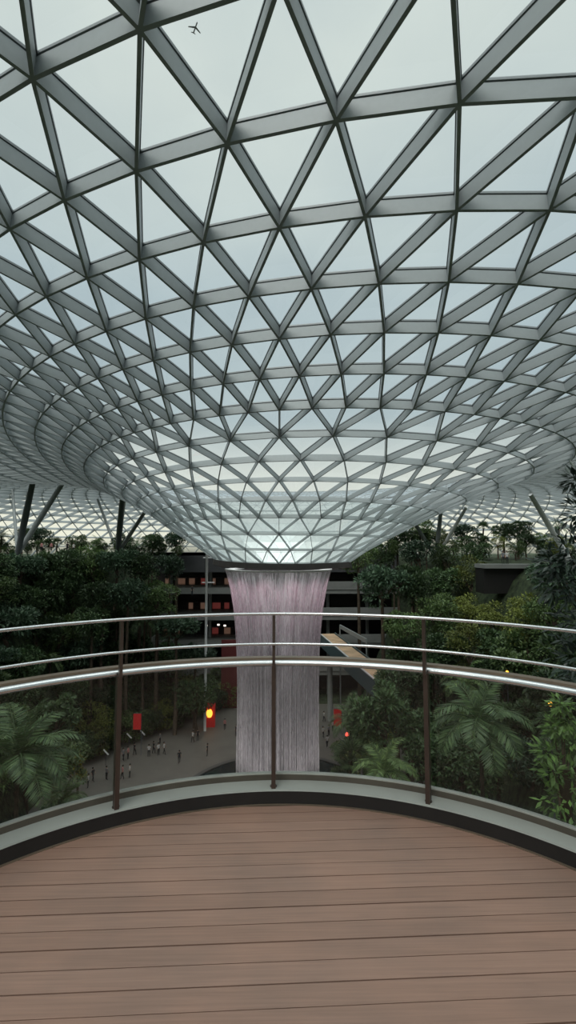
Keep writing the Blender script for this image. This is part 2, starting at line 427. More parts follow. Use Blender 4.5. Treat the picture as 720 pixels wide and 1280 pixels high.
mb=MB(); mb.arc(0,0,-A,A,loc(circ(2.12,.847,.030,.020,20)),128); h=rb(mb,'handrail',M['steel'],True)
mb=MB(); mb.arc(0,0,-A,A,loc([(2.13,.866),(2.13,.878),(2.185,.878),(2.185,.866)]),128); o=rb(mb,'glass_cap',M['trim']); o['label']='thin bronze cap strip along the glass'
pa=[math.radians(-27.0),math.radians(-.9),math.radians(25.3)]
for a in pa:
    mb=MB(); rd=Vector((math.sin(a),math.cos(a),0)); tg=Vector((math.cos(a),-math.sin(a),0))
    c=rd*2.085
    def pl(z0,z1,r0,r1,t):
        vs=[]
        for z in (z0,z1):
            for rr_,tt in ((r0,-t),(r1,-t),(r1,t),(r0,t)):
                p=rd*rr_+tg*tt; vs.append((p.x,p.y,z-.08))
        mb.add(vs,[(0,3,2,1),(4,5,6,7),(0,1,5,4),(1,2,6,5),(2,3,7,6),(3,0,4,7)])
    pl(.085,.84,2.055,2.125,.013); pl(.84,1.18,2.02,2.07,.009)
    for z in (1.178,.991):
        mb.tube([rd*2.04+Vector((0,0,z-.08)),rd*2.0+Vector((0,0,z-.08))],.006,8)
    rb(mb,'post',M['post'])
    mb=MB(); mb.tube([rd*2.09+Vector((0,0,.006)),rd*2.09+Vector((0,0,.012))],.022,16); rb(mb,'post_base',M['post'])
bounds=[-A]+pa+[A]
for a0,a1 in zip(bounds[:-1],bounds[1:]):
    mb=MB(); mb.arc(0,0,a0+.003,a1-.003,loc([(2.180,.125),(2.180,.868),(2.192,.868),(2.192,.125)]),32); rb(mb,'glass_panel',M['rglass'],False)
# ================================================================ TERRAIN
POLY=[(-12,93),(12,93),(17,82),(20,66),(20,50),(15,30),(8,14),(4,7),(-5,7),(-8,14),(-15,28),(-25,45),(-29,58),(-29,72),(-21,84)]
def pdist(x,y):
    ins=False;best=1e9;n=len(POLY)
    for i in range(n):
        x1,y1=POLY[i];x2,y2=POLY[(i+1)%n]
        if (y1>y)!=(y2>y) and x<(x2-x1)*(y-y1)/(y2-y1)+x1: ins=not ins
        t=max(0,min(1,((x-x1)*(x2-x1)+(y-y1)*(y2-y1))/((x2-x1)**2+(y2-y1)**2)))
        best=min(best,math.hypot(x-x1-t*(x2-x1),y-y1-t*(y2-y1)))
    return -best if ins else best
def tz(x,y):
    d=pdist(x,y)
    if -29<x<26 and 88<y<104.6: return ZG-.05
    z=ZG-.05 if d<=0 else ZG-.05+27.4*(min(1,d/11)**.8)
    if y<16: z=min(z,-5+ -0*(16-y))
    elif y<40: z=min(z,-5-(-4.3)*sstep(16,40,y))
    return z
mb=MB(); X0,X1,Y0,Y1=-96,96,-36,152; nx=96; ny=94
vs=[(X0+(X1-X0)*i/nx,Y0+(Y1-Y0)*j/ny) for j in range(ny+1) for i in range(nx+1)]
rt=random.Random(5)
vs=[(x,y,tz(x,y)+(rt.uniform(-.3,.3) if pdist(x,y)>1 else 0)) for x,y in vs]
mb.add(vs,[(j*(nx+1)+i,j*(nx+1)+i+1,(j+1)*(nx+1)+i+1,(j+1)*(nx+1)+i) for j in range(ny) for i in range(nx)])
struct(mb.build('garden_terrain',M['soil'],smooth=True),'planted hillsides around the sunken plaza')
mb=MB(); vs=[(x,y,ZG) for x,y in POLY]; mb.add(vs,[tuple(range(len(POLY)))][:1]); struct(mb.build('plaza_paving',M['plaza']),'grey paved plaza around the pool')
pool=thing('reflecting_pool','round dark pool on the plaza that catches the waterfall','pool',(WX,WY,ZG))
mb=MB(); mb.arc(0,0,0,2*PI,[(11.6,.0),(11.6,.35),(12.2,.35),(12.2,.0)],96); mb.build('pool_rim',M['poolrim'],pool)
mb=MB(); mb.arc(0,0,0,2*PI,[(.01,.05),(.01,.22),(11.6,.22),(11.6,.05)],64); mb.build('water_surface',M['pool'],pool)
# ================================================================ VEGETATION
def leaf(mb,c,d,n,L,W):
    d=d.normalized(); s=d.cross(n)
    if s.length<1e-3: s=Vector((1,0,0))
    s.normalize(); n=s.cross(d)
    mb.add([c,c+d*L*.5+s*W/2+n*W*.12,c+d*L,c+d*L*.5-s*W/2+n*W*.12],[(0,1,2),(0,2,3)])
def rvec(r):
    while True:
        v=Vector((r.uniform(-1,1),r.uniform(-1,1),r.uniform(-1,1)))
        if .05<v.length<1: return v.normalized()
def crown(seed,R,H,nb,nl,L,W,droop=.2,spread=1.0):
    r=random.Random(seed); mb=MB(); blobs=[]
    for b in range(nb):
        v=rvec(r); q=r.uniform(.45,.85)
        c=Vector((v.x*R*q*spread,v.y*R*q*spread,v.z*H*q)); br=R*r.uniform(.26,.42); blobs.append((c,br))
    for i in range(nl):
        c,br=blobs[i%nb]; v=rvec(r); v.z=abs(v.z) if r.random()<.6 else v.z
        p=c+Vector((v.x*br,v.y*br,v.z*br*.75))*r.uniform(.75,1.08)
        d=(v+rvec(r)*.9+Vector((0,0,-droop))).normalized()
        leaf(mb,p,d,rvec(r)*.5+Vector((0,0,1)),L*r.uniform(.7,1.25),W*r.uniform(.7,1.2))
    return mb,blobs
def tree_proto(seed,R,H,nb,nl,L,W,mat):
    mb,blobs=crown(seed,R,H,nb,nl,L,W)
    return mb.mesh('foliage',M[mat]),blobs
def trunk_mesh(blobs,R,h,seed,r0=.28):
    r=random.Random(seed); mb=MB()
    mb.tube([(0,0,-h-.3),(r.uniform(-.2,.2),r.uniform(-.2,.2),-h*.5),(0,0,-R*.5),(0,0,0)],[r0*1.3,r0,r0*.7,r0*.4],7)
    for c,b in blobs[:7]:
        mb.tube([(0,0,-R*.55),c*.5+Vector((0,0,-R*.12)),c],[r0*.45,r0*.25,r0*.08],5)
    return mb
PROT=[]
for i,(mat,L,W,nb,nl) in enumerate([('lf_dark',.5,.26,16,3600),('lf_mid',.42,.24,14,3800),('lf_olive',.45,.2,18,3600),('lf_blue',.6,.3,13,2800),('lf_dark',.7,.3,12,2300),('lf_mid',.6,.2,16,2900)]):
    R=4.0; H=3.0+.4*(i%3); me,bl=tree_proto(40+i,R,H,nb,nl,L,W,mat); PROT.append((me,bl,R,mat))
def frond(mb,a,elev,L,nl,lw,droop,r,tw=.9):
    pts=[];p=Vector((0,0,0));d=Vector((math.cos(a)*math.cos(elev),math.sin(a)*math.cos(elev),math.sin(elev)))
    n=10
    for i in range(n+1):
        pts.append(p.copy()); p=p+d*(L/n); d=(d+Vector((0,0,-droop/n*(1+i*.25)))).normalized()
    mb.tube(pts,[.035*(1-i/n*.8)*L/3 for i in range(n+1)],4)
    for i in range(nl):
        t=(i+1.5)/(nl+1.5)*n; k=min(int(t),n-1); q=pts[k].lerp(pts[k+1],t-k); dd=(pts[k+1]-pts[k]).normalized()
        s=dd.cross(Vector((0,0,1))); s.normalize(); up=s.cross(dd)
        ll=lw*math.sin(PI*min(1,(.12+.88*i/nl)))**.6
        for sg_ in (-1,1):
            leaf(mb,q,(s*sg_*tw+dd*.55+Vector((0,0,-.25))+rvec(r)*.08),up,ll,ll*.13)
def palm_mesh(seed,nf,L,nl,lw,droop=1.1,mat='lf_palm'):
    r=random.Random(seed); mb=MB()
    for i in range(nf):
        frond(mb,2.399*i+r.uniform(-.2,.2),math.radians(80-75*(i/nf)**.8),L*r.uniform(.85,1.1),nl,lw,droop,r)
    return mb.mesh('foliage',M[mat])
def fan_mesh(seed,nf,L,mat='lf_palm'):
    r=random.Random(seed); mb=MB()
    for i in range(nf):
        a=2.399*i; el=math.radians(85-80*(i/nf)); d=Vector((math.cos(a)*math.cos(el),math.sin(a)*math.cos(el),math.sin(el)))
        q=d*L*.55; mb.tube([Vector((0,0,0)),q],[.03,.018],4)
        s=d.cross(Vector((0,0,1))).normalized(); up=s.cross(d)
        for j in range(15):
            b=math.radians(-100+200*j/14); dd=d*math.cos(b)+s*math.sin(b)+Vector((0,0,-.25)); leaf(mb,q,dd,up,L*.5*r.uniform(.85,1.05),L*.05)
    return mb.mesh('foliage',M[mat])
PALM=palm_mesh(1,15,3.2,22,.8); PALM2=palm_mesh(2,12,2.6,20,.7,1.4,'lf_mid'); FAN=fan_mesh(3,16,2.2)
ORD=['first','second','third','fourth','fifth','sixth','seventh','eighth','ninth','tenth','eleventh','twelfth','thirteenth','fourteenth','fifteenth']
DES={'lf_dark':'dark green leafy tree','lf_mid':'mid green leafy tree','lf_olive':'olive green leafy tree','lf_blue':'bluish green leafy tree'}
def place_tree(p,R,kind,label,group,rz_,idx):
    base=tz(p.x,p.y)
    if pdist(p.x,p.y)<=0: base=ZG
    if kind<len(PROT):
        me,bl,R0,mat=PROT[kind]; s=R/R0
        nm='leafy_tree' if 'shrub' not in label and 'bush' not in label else 'leafy_shrub'; cat=nm[6:]; g=group
    else:
        me=[PALM,PALM2,FAN][kind-len(PROT)]; s=R/3.0; bl=[]; nm='fan_palm' if kind-len(PROT)==2 else 'palm_tree'; cat='palm'
    h=max(1.0,p.z-base)
    t=thing(nm,label,cat,(p.x,p.y,base),group,0)
    f=link('foliage',me,t,(0,0,h)); f.scale=(s,s,s*random.uniform(.9,1.15)); f.rotation_euler=(0,0,rz_)
    if kind<len(PROT):
        mb=trunk_mesh([(c*s,b) for c,b in bl],R,h,idx,.10*R*.8)
    else:
        mb=MB(); r0=.12+.02*h**.5; mb.tube([(0,0,-h-.2),(.2,.1,-h*.5),(0,0,0)],[r0*1.4,r0,r0*.8],7)
    o=mb.build('trunk',M['bark'],t,(0,0,h),smooth=True); o.rotation_euler=(0,0,rz_)
rows=[ # side, row words, y, depth, x range, step, crown radius, kinds
 ('left','along the skyline on the left slope',676,88,(4,222),24,2.2,[6,0,3,8,1,7,4]),
 ('left','just below the skyline on the left slope',708,84,(-5,216),31,3.4,[0,3,4,0,5,3]),
 ('left','high on the left hillside',742,78,(-112,222),34,3.6,[4,0,3,1,0,4]),
 ('left','above the rods on the left slope',782,76,(-103,225),36,3.6,[0,4,6,3,0,1]),
 ('left','behind the handrail on the left slope',826,85,(-85,270),37,3.6,[4,0,3,0,7,3,4]),
 ('left','behind the glass low on the left',866,83,(-60,260),38,3.0,[0,5,0,4,0,0]),
 ('left','near the left edge of the plaza',905,58,(-5,100),40,3.3,[1,0,4]),
 ('left','at the terrace edge, left',685,84,(-2,222),17,1.5,[4,1,0,5]),
 ('right','at the terrace edge, right',679,82,(496,716),18,1.6,[1,0,4,2]),
 ('left','low at the left edge of the plaza',950,50,(-5,75),38,3.0,[5,8,1]),
 ('right','along the skyline on the right slope',667,86,(500,720),25,2.3,[0,1,6,3,8,0]),
 ('right','just below the skyline on the right slope',697,80,(445,715),36,3.4,[1,0,3,5,0,2]),
 ('right','high on the right hillside',733,72,(478,715),37,3.4,[3,4,0,2,2,1]),
 ('right','above the rods on the right slope',775,64,(505,720),38,3.2,[1,5,2,2,2,1]),
 ('right','behind the handrail on the right slope',818,58,(510,720),40,3.3,[4,0,2,0,1]),
 ('right','behind the glass high on the right',858,54,(500,725),42,3.3,[0,4,7,0,4]),
 ('right','behind the glass, mid height, right side',905,50,(440,725),44,3.3,[6,4,0,7,3,4]),
 ('right','low behind the glass on the right',955,44,(438,725),46,3.0,[8,7,4,0,7,3]),
]
def hitd(u,v):
    r=ray(u,v); d=8.0
    while d<110:
        q=Vector((0,0,EYE))+r*(d/r.y)
        if q.z<tz(q.x,q.y): return d
        d+=.5
    return 999
ti=0
for side,words,y,d,(xa,xb),st,R,kinds in rows:
    x=xa;i=0;nl_=0;nb_=0
    while x<=xb:
        xx=x+random.uniform(-5,5); yy=y+random.uniform(-7,7); dd=d*(1+random.uniform(-.05,.05))
        kd=kinds[i%len(kinds)]
        if side=='left' and y<700: dd=88+random.uniform(0,6)
        hd=hitd(xx,yy)
        sR=1.0
        if hd<dd and y>690: sR=max(.62,(hd/dd)**.5); dd=max(18,hd-2.0)
        p=at(xx,yy,dd)
        if 612<xx<668 and 688<yy<745: x+=st;i+=1;continue
        bush='terrace edge' in words
        if kd>=6: nm='arching palm tree' if kd<8 else 'fan palm'
        else: nm=DES[PROT[kd][3]]
        if bush: nm=nm.replace('leafy tree','small leafy shrub'); p.z=max(p.z,tz(p.x,p.y)+.9)
        if xx<-14: lab_='%s %s, %s past left edge'%(nm,words,ORD[nb_]); nb_+=1
        else: lab_='%s %s, %s from the left'%(nm,words,ORD[nl_]); nl_+=1
        place_tree(p,sR*R*random.uniform(.85,1.2),kd,lab_,'trees '+words,random.uniform(0,6.28),ti)
        x+=st;i+=1;ti+=1
for i,(u,v) in enumerate([(98,962),(112,955),(126,948),(140,941),(156,934),(172,930),(186,924),(204,917),(222,911),(240,905),(253,899),(272,893),(286,889)]):
    p=at_z(u,v-6,ZG); p.z=ZG+2.2
    place_tree(p,random.uniform(2.3,3.0),[1,0,2,4,5][i%5],'%s low shrub along the far left edge of the plaza, %s from the left'%(['mid green','dark green','olive green','dark green','mid green'][i%5],ORD[i]),'shrubs edging the plaza',i*1.3,900+i)
for i,(u,v) in enumerate([(118,958),(140,948),(163,936),(186,926),(210,916),(235,907),(258,898),(278,892)]):
    p=at_z(u,v-14,ZG); p+=Vector((-1.2,1.4,3.4))
    place_tree(p,random.uniform(3.0,3.6),[2,1,4,0,5][i%5],'%s bush filling in behind the plaza shrubs, %s from the left'%(['olive green','mid green','dark green','dark green','mid green'][i%5],ORD[i]),'tall bushes behind the crowd',i*1.1,930+i)
for i,(u,v,d) in enumerate([(432,935,62),(446,950,60),(436,962,56),(462,942,58),(474,920,60),(455,905,62),(492,900,58),(508,925,52)]):
    p=at(u,v,d)
    place_tree(p,random.uniform(1.9,2.5),[1,2,4,5,1][i%5],'%s shrub right of the red lantern, %s of eight'%(['mid green','olive green','dark green','mid green','mid green'][i%5],ORD[i]),'shrubs right of the waterfall',i*1.7,950+i)
# a few special near plants
def near_plant(nm,label,cat,p,mesh,scale,trunk=True,rz_=0,hh=None):
    base=tz(p.x,p.y); h=p.z-base
    t=thing(nm,label,cat,(p.x,p.y,base)); f=link('foliage',mesh,t,(0,0,h)); f.scale=(scale,)*3; f.rotation_euler=(0,0,rz_)
    mb=MB(); mb.tube([(0,0,-h-.2),(.1,0,-h*.5),(0,0,0)],[.2,.14,.09],8); mb.build('trunk',M['bark'],t,(0,0,h),smooth=True)
    return t
PALMN=palm_mesh(21,22,3.4,34,.9,1.0)
near_plant('palm_tree','large dark palm with feathery fronds behind the glass at far left','palm',at(22,950,24),PALMN,1.0)
near_plant('palm_tree','smaller feathery palm behind the large left palm, nearer the plaza','palm',at(78,1000,27),palm_mesh(22,14,2.2,26,.7,1.2,'lf_mid'),.8)
near_plant('palm_tree','arching palm with broad fronds behind the glass right of centre','palm',at(600,905,26),palm_mesh(23,16,3.2,30,.95,1.3,'lf_palm'),1.0)
near_plant('palm_tree','low arching palm behind the glass near the right post','palm',at(480,965,40),palm_mesh(24,16,3.4,26,.9,1.3,'lf_mid'),1.0)
# near glossy tree at right edge
def bigleaf(seed,pts,nl,L,W,mat,spread):
    r=random.Random(seed); mb=MB()
    for i in range(nl):
        c,rad=pts[i%len(pts)]; v=rvec(r); p=c+v*rad*r.uniform(.3,1.05)
        d=(v*.8+rvec(r)*.6+Vector((-.25,0,-.15))); leaf(mb,p,d,Vector((0,-.3,1))+rvec(r)*.5,L*r.uniform(.7,1.2),W*r.uniform(.8,1.1))
    return mb.mesh('foliage',M[mat])
c0=at(735,715,11.0)
blob=[]
for (u,v,d,r_) in [(722,600,11,.28),(728,640,11,.35),(712,690,11,.55),(700,730,11,.5),(735,740,11,.7),(725,780,11,.6),(745,690,11.4,.6),(690,705,11,.32),(722,825,11,.55),(752,780,11.5,.8),(735,860,11.3,.5)]:
    blob.append((at(u,v,d)-c0,r_))
t=near_plant('glossy_tree','dark glossy broad-leaved tree reaching in at the right edge','tree',c0,bigleaf(5,blob,1300,.30,.085,'lf_near',1),1.0)
mb=MB()
for c,r_ in blob: mb.tube([Vector((.0,0,-2.0)),c*.5+Vector((.1,0,-.6)),c],[.05,.03,.01],5)
mb.build('branch',M['bark'],t,(0,0,c0.z-tz(c0.x,c0.y)),smooth=True)
c1=at(705,960,8.0)
blob=[(at(u,v,8)-c1,r_) for (u,v,r_) in [(682,940,.16),(690,965,.18),(705,900,.2),(712,930,.25),(700,1000,.28),(720,980,.3),(700,880,.12),(720,1030,.3),(692,910,.14)]]
t=near_plant('bright_shrub','bright light green leafy shrub behind the glass at the right edge','shrub',c1,bigleaf(6,blob,620,.17,.06,'lf_bright',1),1.0)
mb=MB()
for c,r_ in blob: mb.tube([Vector((.0,0,-1.2)),c*.5+Vector((0,0,-.3)),c],[.02,.014,.006],5)
mb.build('branch',M['bark'],t,(0,0,c1.z-tz(c1.x,c1.y)),smooth=True)
# small yellow flowering shrub left
sh,_b=crown(77,1.5,1.7,8,900,.4,.16); ysh=sh.mesh('foliage',M['lf_yellow'])
near_plant('yellow_shrub','small yellow-leaved shrub beside the plaza at lower left','shrub',at(97,960,54),ysh,.8)
# ================================================================ BACK GALLERY
gal=thing('shopping_gallery','dark multi-storey shopping gallery behind the waterfall','building',(0,97,ZG))
def gb(name,a,b,mat,label=None,parent=None):
    mb=MB(); mb.box((a[0],a[1]-97,a[2]-ZG),(b[0],b[1]-97,b[2]-ZG)); o=mb.build(name,mat,parent or gal)
    if label: o['label']=label
    return o
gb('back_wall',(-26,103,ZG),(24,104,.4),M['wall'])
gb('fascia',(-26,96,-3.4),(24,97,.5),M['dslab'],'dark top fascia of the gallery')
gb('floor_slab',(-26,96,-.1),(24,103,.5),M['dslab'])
for zt in (-6.5,-11.6,-16.8,-22.2):
    gb('floor_slab',(-26,95.4,zt-1.1),(24,103,zt),M['slab'])
    gb('balustrade',(-26,95.4,zt),(5,95.48,zt+1.0),M['rglass'])
    gb('parapet',(5,95.2,zt-.3),(24,95.5,zt+1.3),M['slab'])
for x in (-22,-14,-6,2,10,18):
    mb=MB(); mb.tube([(x,2,0),(x,2,27.6)],.35,12); mb.build('column',M['slab'],gal,smooth=True)
rs=random.Random(9)
for lv,(za,zb) in enumerate(((-6.3,-3.9),(-11.4,-8.4),(-16.6,-13.4),(-22,-18.6))):
    for i in range(12):
        x=-24+i*2.5
        mt=M['lit'] if rs.random()<(.8 if lv==0 else .25) else (M['litred'] if rs.random()<.35 else M['wall'])
        if mt is M['wall'] or (x>-9 and lv) or x>4: continue
        mb=MB(); mb.box((x,5.6,za-ZG),(x+rs.uniform(.5,1.8),5.95,za-ZG+1.3)); o=mb.build('shop_window',mt,gal)
        mb=MB(); mb.box((x-.1,5.5,za-ZG+1.3),(x+1.9,5.95,za-ZG+1.45)); mb.build('window_frame',M['dslab'],o)
for (u,v) in [(258,782),(273,781),(281,782)]:
    p=at(u,v,96.2); mb=MB(); mb.tube([(p.x-.22,p.y-97,p.z-ZG),(p.x+.22,p.y-97,p.z-ZG)],.16,8); mb.build('ceiling_lamp',M['litwhite'],gal)
# red fabric wall strip left of waterfall, low
p0=at(277,800,91); p1=at(297,905,91)
o=MB(); o.box((p0.x,90.9,p1.z),(p1.x,91.3,p0.z)); o=o.build('red_pillar',M['redwall']); tag(o,'tall dark red pillar just left of the waterfall','pillar')
# right terrace balcony slab with recess
dter=hitd(640,716)-2.2; p=at(640,707,dter)
ter=thing('terrace_balcony','pale edged terrace among the right hillside trees','balcony',(p.x,p.y,p.z))
mb=MB(); mb.box((-3.6,-.2,-.35),(3.4,3,.15)); mb.build('floor_slab',M['slab'],ter)
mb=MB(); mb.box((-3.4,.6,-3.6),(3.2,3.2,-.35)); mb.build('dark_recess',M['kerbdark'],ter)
mb=MB(); mb.box((-3.6,-.2,.15),(3.4,-.12,1.1)); mb.build('balustrade',M['rglass'],ter)
# grey mast
pb=at(258,748,80); 
mast=thing('lamp_mast','slim white mast with short cross arms left of the waterfall','mast',(pb.x,pb.y,tz(pb.x,pb.y)))
bz=tz(pb.x,pb.y); tp=at(258,688,80).z
mb=MB(); mb.tube([(0,0,0),(0,0,tp-bz)],.22,10); mb.build('pole',M['white'],mast,smooth=True)
for v,w in ((697,1.0),(728,1.3)):
    z=at(258,v,80).z-bz; mb=MB(); mb.box((-w*.6,-.08,z-.08),(w,.08,z+.08)); mb.build('cross_arm',M['white'],mast)
# walkway bridge at right of waterfall
a=at(409,793,86); b=at(484,853,58)
dirv=(b-a); L=dirv.length; dh=dirv.normalized(); 
br=thing('footbridge','elevated footbridge with tan deck and blue-green glass side, right of waterfall','bridge',(a.x,a.y,a.z))
side=dh.cross(Vector((0,0,1))).normalized()   # to one side
if side.x<0: side=-side
mb=MB(); mb.bar((0,0,0)+0*side if False else side*.1,dirv+side*.1,Vector((0,0,1)),2.2,-.05,.12); mb.build('bridge_deck',M['bridgetop'],br)
mb=MB(); mb.bar(-side*1.15,dirv-side*1.15,Vector((0,0,1)),.14,-2.1,.0); mb.build('side_panel',M['bridge'],br)
mb=MB(); mb.bar(-side*1.15,dirv-side*1.15,Vector((0,0,1)),.2,.0,.14); o=mb.build('edge_rail',M['white'],br); o['label']='white rail along the near edge'
mb=MB(); mb.bar(side*1.4,dirv+side*1.4,Vector((0,0,1)),.14,-.8,.3); mb.build('side_panel',M['bridge'],br)
mb=MB(); mb.bar(-side*.0+Vector((0,0,-.6)),dirv+Vector((0,0,-.6)),Vector((0,0,1)),1.4,-1.4,0.5); mb.build('girder',M['dslab'],br)
mb=MB()
for t_ in (.06,.94):
    q=dirv*t_; mb.tube([q+Vector((0,0,-.6)),Vector((q.x,q.y,ZG-a.z))],.45,10)
mb.build('support_column',M['slab'],br,smooth=True)
a2=at(425,783,84); b2=at(458,801,72)
o=MB(); o.bar(a2,b2,Vector((0,0,1)),.25,-.3,.3); 
for q in (a2,b2): o.tube([q,Vector((q.x,q.y,ZG))],.12,6)
o=o.build('escalator_rail',M['column']); tag(o,'thin grey sloping rail above the footbridge','rail')
# ================================================================ ROOF COLUMNS (struts)
def roof_hit(u,v,d):   # point on the pixel's ray at depth d
    return at(u,v,d)
def strut_group(label,base_uv,d,struts):
    b=at(base_uv[0],base_uv[1],d); bz=tz(b.x,b.y)
    t=thing('tree_column',label,'column',(b.x,b.y,bz))
    o_=Vector((b.x,b.y,bz))
    mb=MB(); mb.tube([(0,0,0),b-o_+Vector((0,0,-.3))],.5,10); mb.build('column_foot',M['column'],t,smooth=True)
    for (u,v,dd,w,mt) in struts:
        q=at(u,v,dd)-o_; s=(b-o_); mb=MB(); mb.tube([s,s.lerp(q,.5),q],[w*.9,w*1.05,w*.8],12); mb.build('strut',M[mt],t,smooth=True)
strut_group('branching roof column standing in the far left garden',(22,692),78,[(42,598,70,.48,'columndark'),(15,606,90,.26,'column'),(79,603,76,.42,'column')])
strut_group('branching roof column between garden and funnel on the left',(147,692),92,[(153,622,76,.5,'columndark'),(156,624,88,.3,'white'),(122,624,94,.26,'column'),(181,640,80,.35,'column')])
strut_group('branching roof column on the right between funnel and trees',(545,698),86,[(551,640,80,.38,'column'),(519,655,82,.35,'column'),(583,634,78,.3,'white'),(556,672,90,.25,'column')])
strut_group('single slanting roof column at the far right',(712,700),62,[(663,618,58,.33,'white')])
# ================================================================ BANNERS, LANTERNS
def banner(label,u,v,d,w,h):
    p=at(u,v,d); z0=ZG; t=thing('red_banner',label,'banner',(p.x,p.y,z0))
    mb=MB(); mb.box((-w/2,-.04,p.z-z0-h/2),(w/2,.04,p.z-z0+h/2)); mb.build('cloth',M['red'],t)
    mb=MB(); mb.tube([(w/2+.08,0,0),(w/2+.08,0,p.z-z0+h/2+.15)],.06,8); mb.tube([(-w/2,0,p.z-z0+h/2+.05),(w/2+.08,0,p.z-z0+h/2+.05)],.04,6); mb.build('pole',M['columndark'],t,smooth=True)
banner('plain red banner above the crowd on the left of the plaza',171.5,902,71,1.1,2.2)
banner('plain red banner just right of the waterfall',422,897,78,1.2,2.6)
t=at(263,905,82); ln=thing('lantern_tower','red tower lantern with glowing amber lamp left of the waterfall','lantern',(t.x,t.y,ZG))
tz_=at(263,880,82).z-ZG
mb=MB(); mb.box((-.75,-.5,0),(.75,.5,tz_)); mb.build('tower_body',M['red'],ln)
mb=MB(); mb.tube([(-.1,-.6,tz_-1.9),(-.1,-.6,tz_-1.5),(-.1,-.6,tz_-1.1),(-.1,-.6,tz_-.7)],[.3,.5,.5,.3],12); mb.build('lamp',M['amber'],ln,smooth=True)
def lamp(label,u,v,d,mat,r=.25,nm='lantern'):
    p=at(u,v,d); zb=max(tz(p.x,p.y),ZG); t=thing(nm,label,'lantern',(p.x,p.y,zb))
    mb=MB(); mb.tube([(0,0,p.z-zb-r),(0,0,p.z-zb-r*.4),(0,0,p.z-zb+r*.4),(0,0,p.z-zb+r)],[r*.5,r,r,r*.5],12); mb.build('lamp',mat,t,smooth=True)
    mb=MB(); mb.tube([(0,0,0),(0,0,p.z-zb-r)],.05,6); mb.build('pole',M['columndark'],t,smooth=True)
lamp('small glowing red lantern right of the waterfall near the shrubs',434.5,918.5,64,M['redlamp'],.3)
lamp('small orange lamp glowing high among the right trees',688,880,30,M['amber'],.12)
lamp('small orange lamp behind the handrail, left of the right trees pair',634,840,46,M['amber'],.13)
lamp('small orange lamp behind the handrail, right of the right trees pair',672,840,46,M['amber'],.13)
for i,(u,v) in enumerate([(161,926),(178,922),(132,948),(208,902)]):  # plain white tilted tubes on thin dark stakes
    p=at_z(u,v+9,ZG); t=thing('white_stick','thin white leaning stick among the crowd, %s from the left'%['second','third','first','fourth'][i],'lamp',(p.x,p.y,ZG),'white leaning sticks by the crowd')
    mb=MB(); mb.tube([(.0,0,0),(0,0,1.5)],.05,6); mb.build('stake',M['columndark'],t)
    mb=MB(); mb.tube([(-.35,0,2.1),(.35,0,1.4)],.1,6); mb.build('white_tube',M['white'],t)
# ================================================================ PEOPLE
def person_mesh(seed,top,walk):
    r=random.Random(seed)
    V=[(0,0,.95),(0,0,1.15),(0,0,1.38),(0,0,1.50),(0,0,1.62),(0,0,1.70)]
    E_=[(0,1),(1,2),(2,3),(3,4),(4,5)]
    Rr=[(.15,.11),(.13,.10),(.15,.10),(.055,.055),(.095,.10),(.07,.08)]
    def add(p,q,rad): V.append(p);E_.append((q,len(V)-1));Rr.append(rad);return len(V)-1
    for s in (-1,1):
        st=walk*s
        h=add((s*.10,0,.88),0,(.095,.095)); k=add((s*.11,-.08*abs(st)+.1*st,.48),h,(.06,.065)); f=add((s*.11,.22*st,.09),k,(.042,.045)); add((s*.12,.22*st-.13,.04),f,(.04,.03))
        sh=add((s*.19,0,1.40),2,(.06,.06)); e=add((s*.24,-.14*st,1.12),sh,(.042,.042)); w=add((s*.23,-.14*st-.12,.90),e,(.03,.03)); add((s*.22,-.14*st-.15,.82),w,(.035,.022))
    me=bpy.data.meshes.new('body'); me.from_pydata(V,E_,[]); o=bpy.data.objects.new('tmp',me); COL.objects.link(o)
    m=o.modifiers.new('s','SKIN'); o.modifiers.new('u','SUBSURF').levels=1
    for i,rv in enumerate(Rr): me.skin_vertices[0].data[i].radius=rv
    me.skin_vertices[0].data[0].use_root=True
    dg=bpy.context.evaluated_depsgraph_get(); dg.update()
    out=bpy.data.meshes.new_from_object(o.evaluated_get(dg)); bpy.data.objects.remove(o)
    out.materials.clear()
    for mm in (M['skin'],top,M['dark']): out.materials.append(mm)
    for p in out.polygons:
        c=p.center
        if c.z<.07: i=2
        elif c.z<.96 and abs(c.x)<.2: i=2
        elif c.z<1.46 and not (abs(c.x)>.2 and c.z<1.2): i=1
        else: i=0
        p.material_index=i; p.use_smooth=True
    out.name='person'; return out
hm=MB(); 
vs=[];fs=[]
for i in range(7):
    th_=PI*.62*i/6
    for k in range(10): vs.append((.108*math.sin(th_)*math.cos(2*PI*k/10),.015+.115*math.sin(th_)*math.sin(2*PI*k/10)+ (.02),1.655+.115*math.cos(th_)))
for i in range(6):
    for k in range(10): fs.append((i*10+k,i*10+(k+1)%10,(i+1)*10+(k+1)%10,(i+1)*10+k))
hm.add(vs,fs); HAIR=hm.mesh('hair',M['hair'],True)
TOPS=[('white',M['wcloth']),('dark',M['dark']),('grey',M['gcloth']),('pink',M['pcloth'])]
PM={(i,w):person_mesh(i*3+w,TOPS[i][1],w*.8) for i in range(4) for w in (0,1)}
def person(u,v,z,top,walk,rz_,label,group):
    p=at_z(u,v,z)
    o=link('person',PM[(top,walk)],None,p); o.rotation_euler=(0,0,rz_); tag(o,label,'person',group)
    link('hair',HAIR,o)
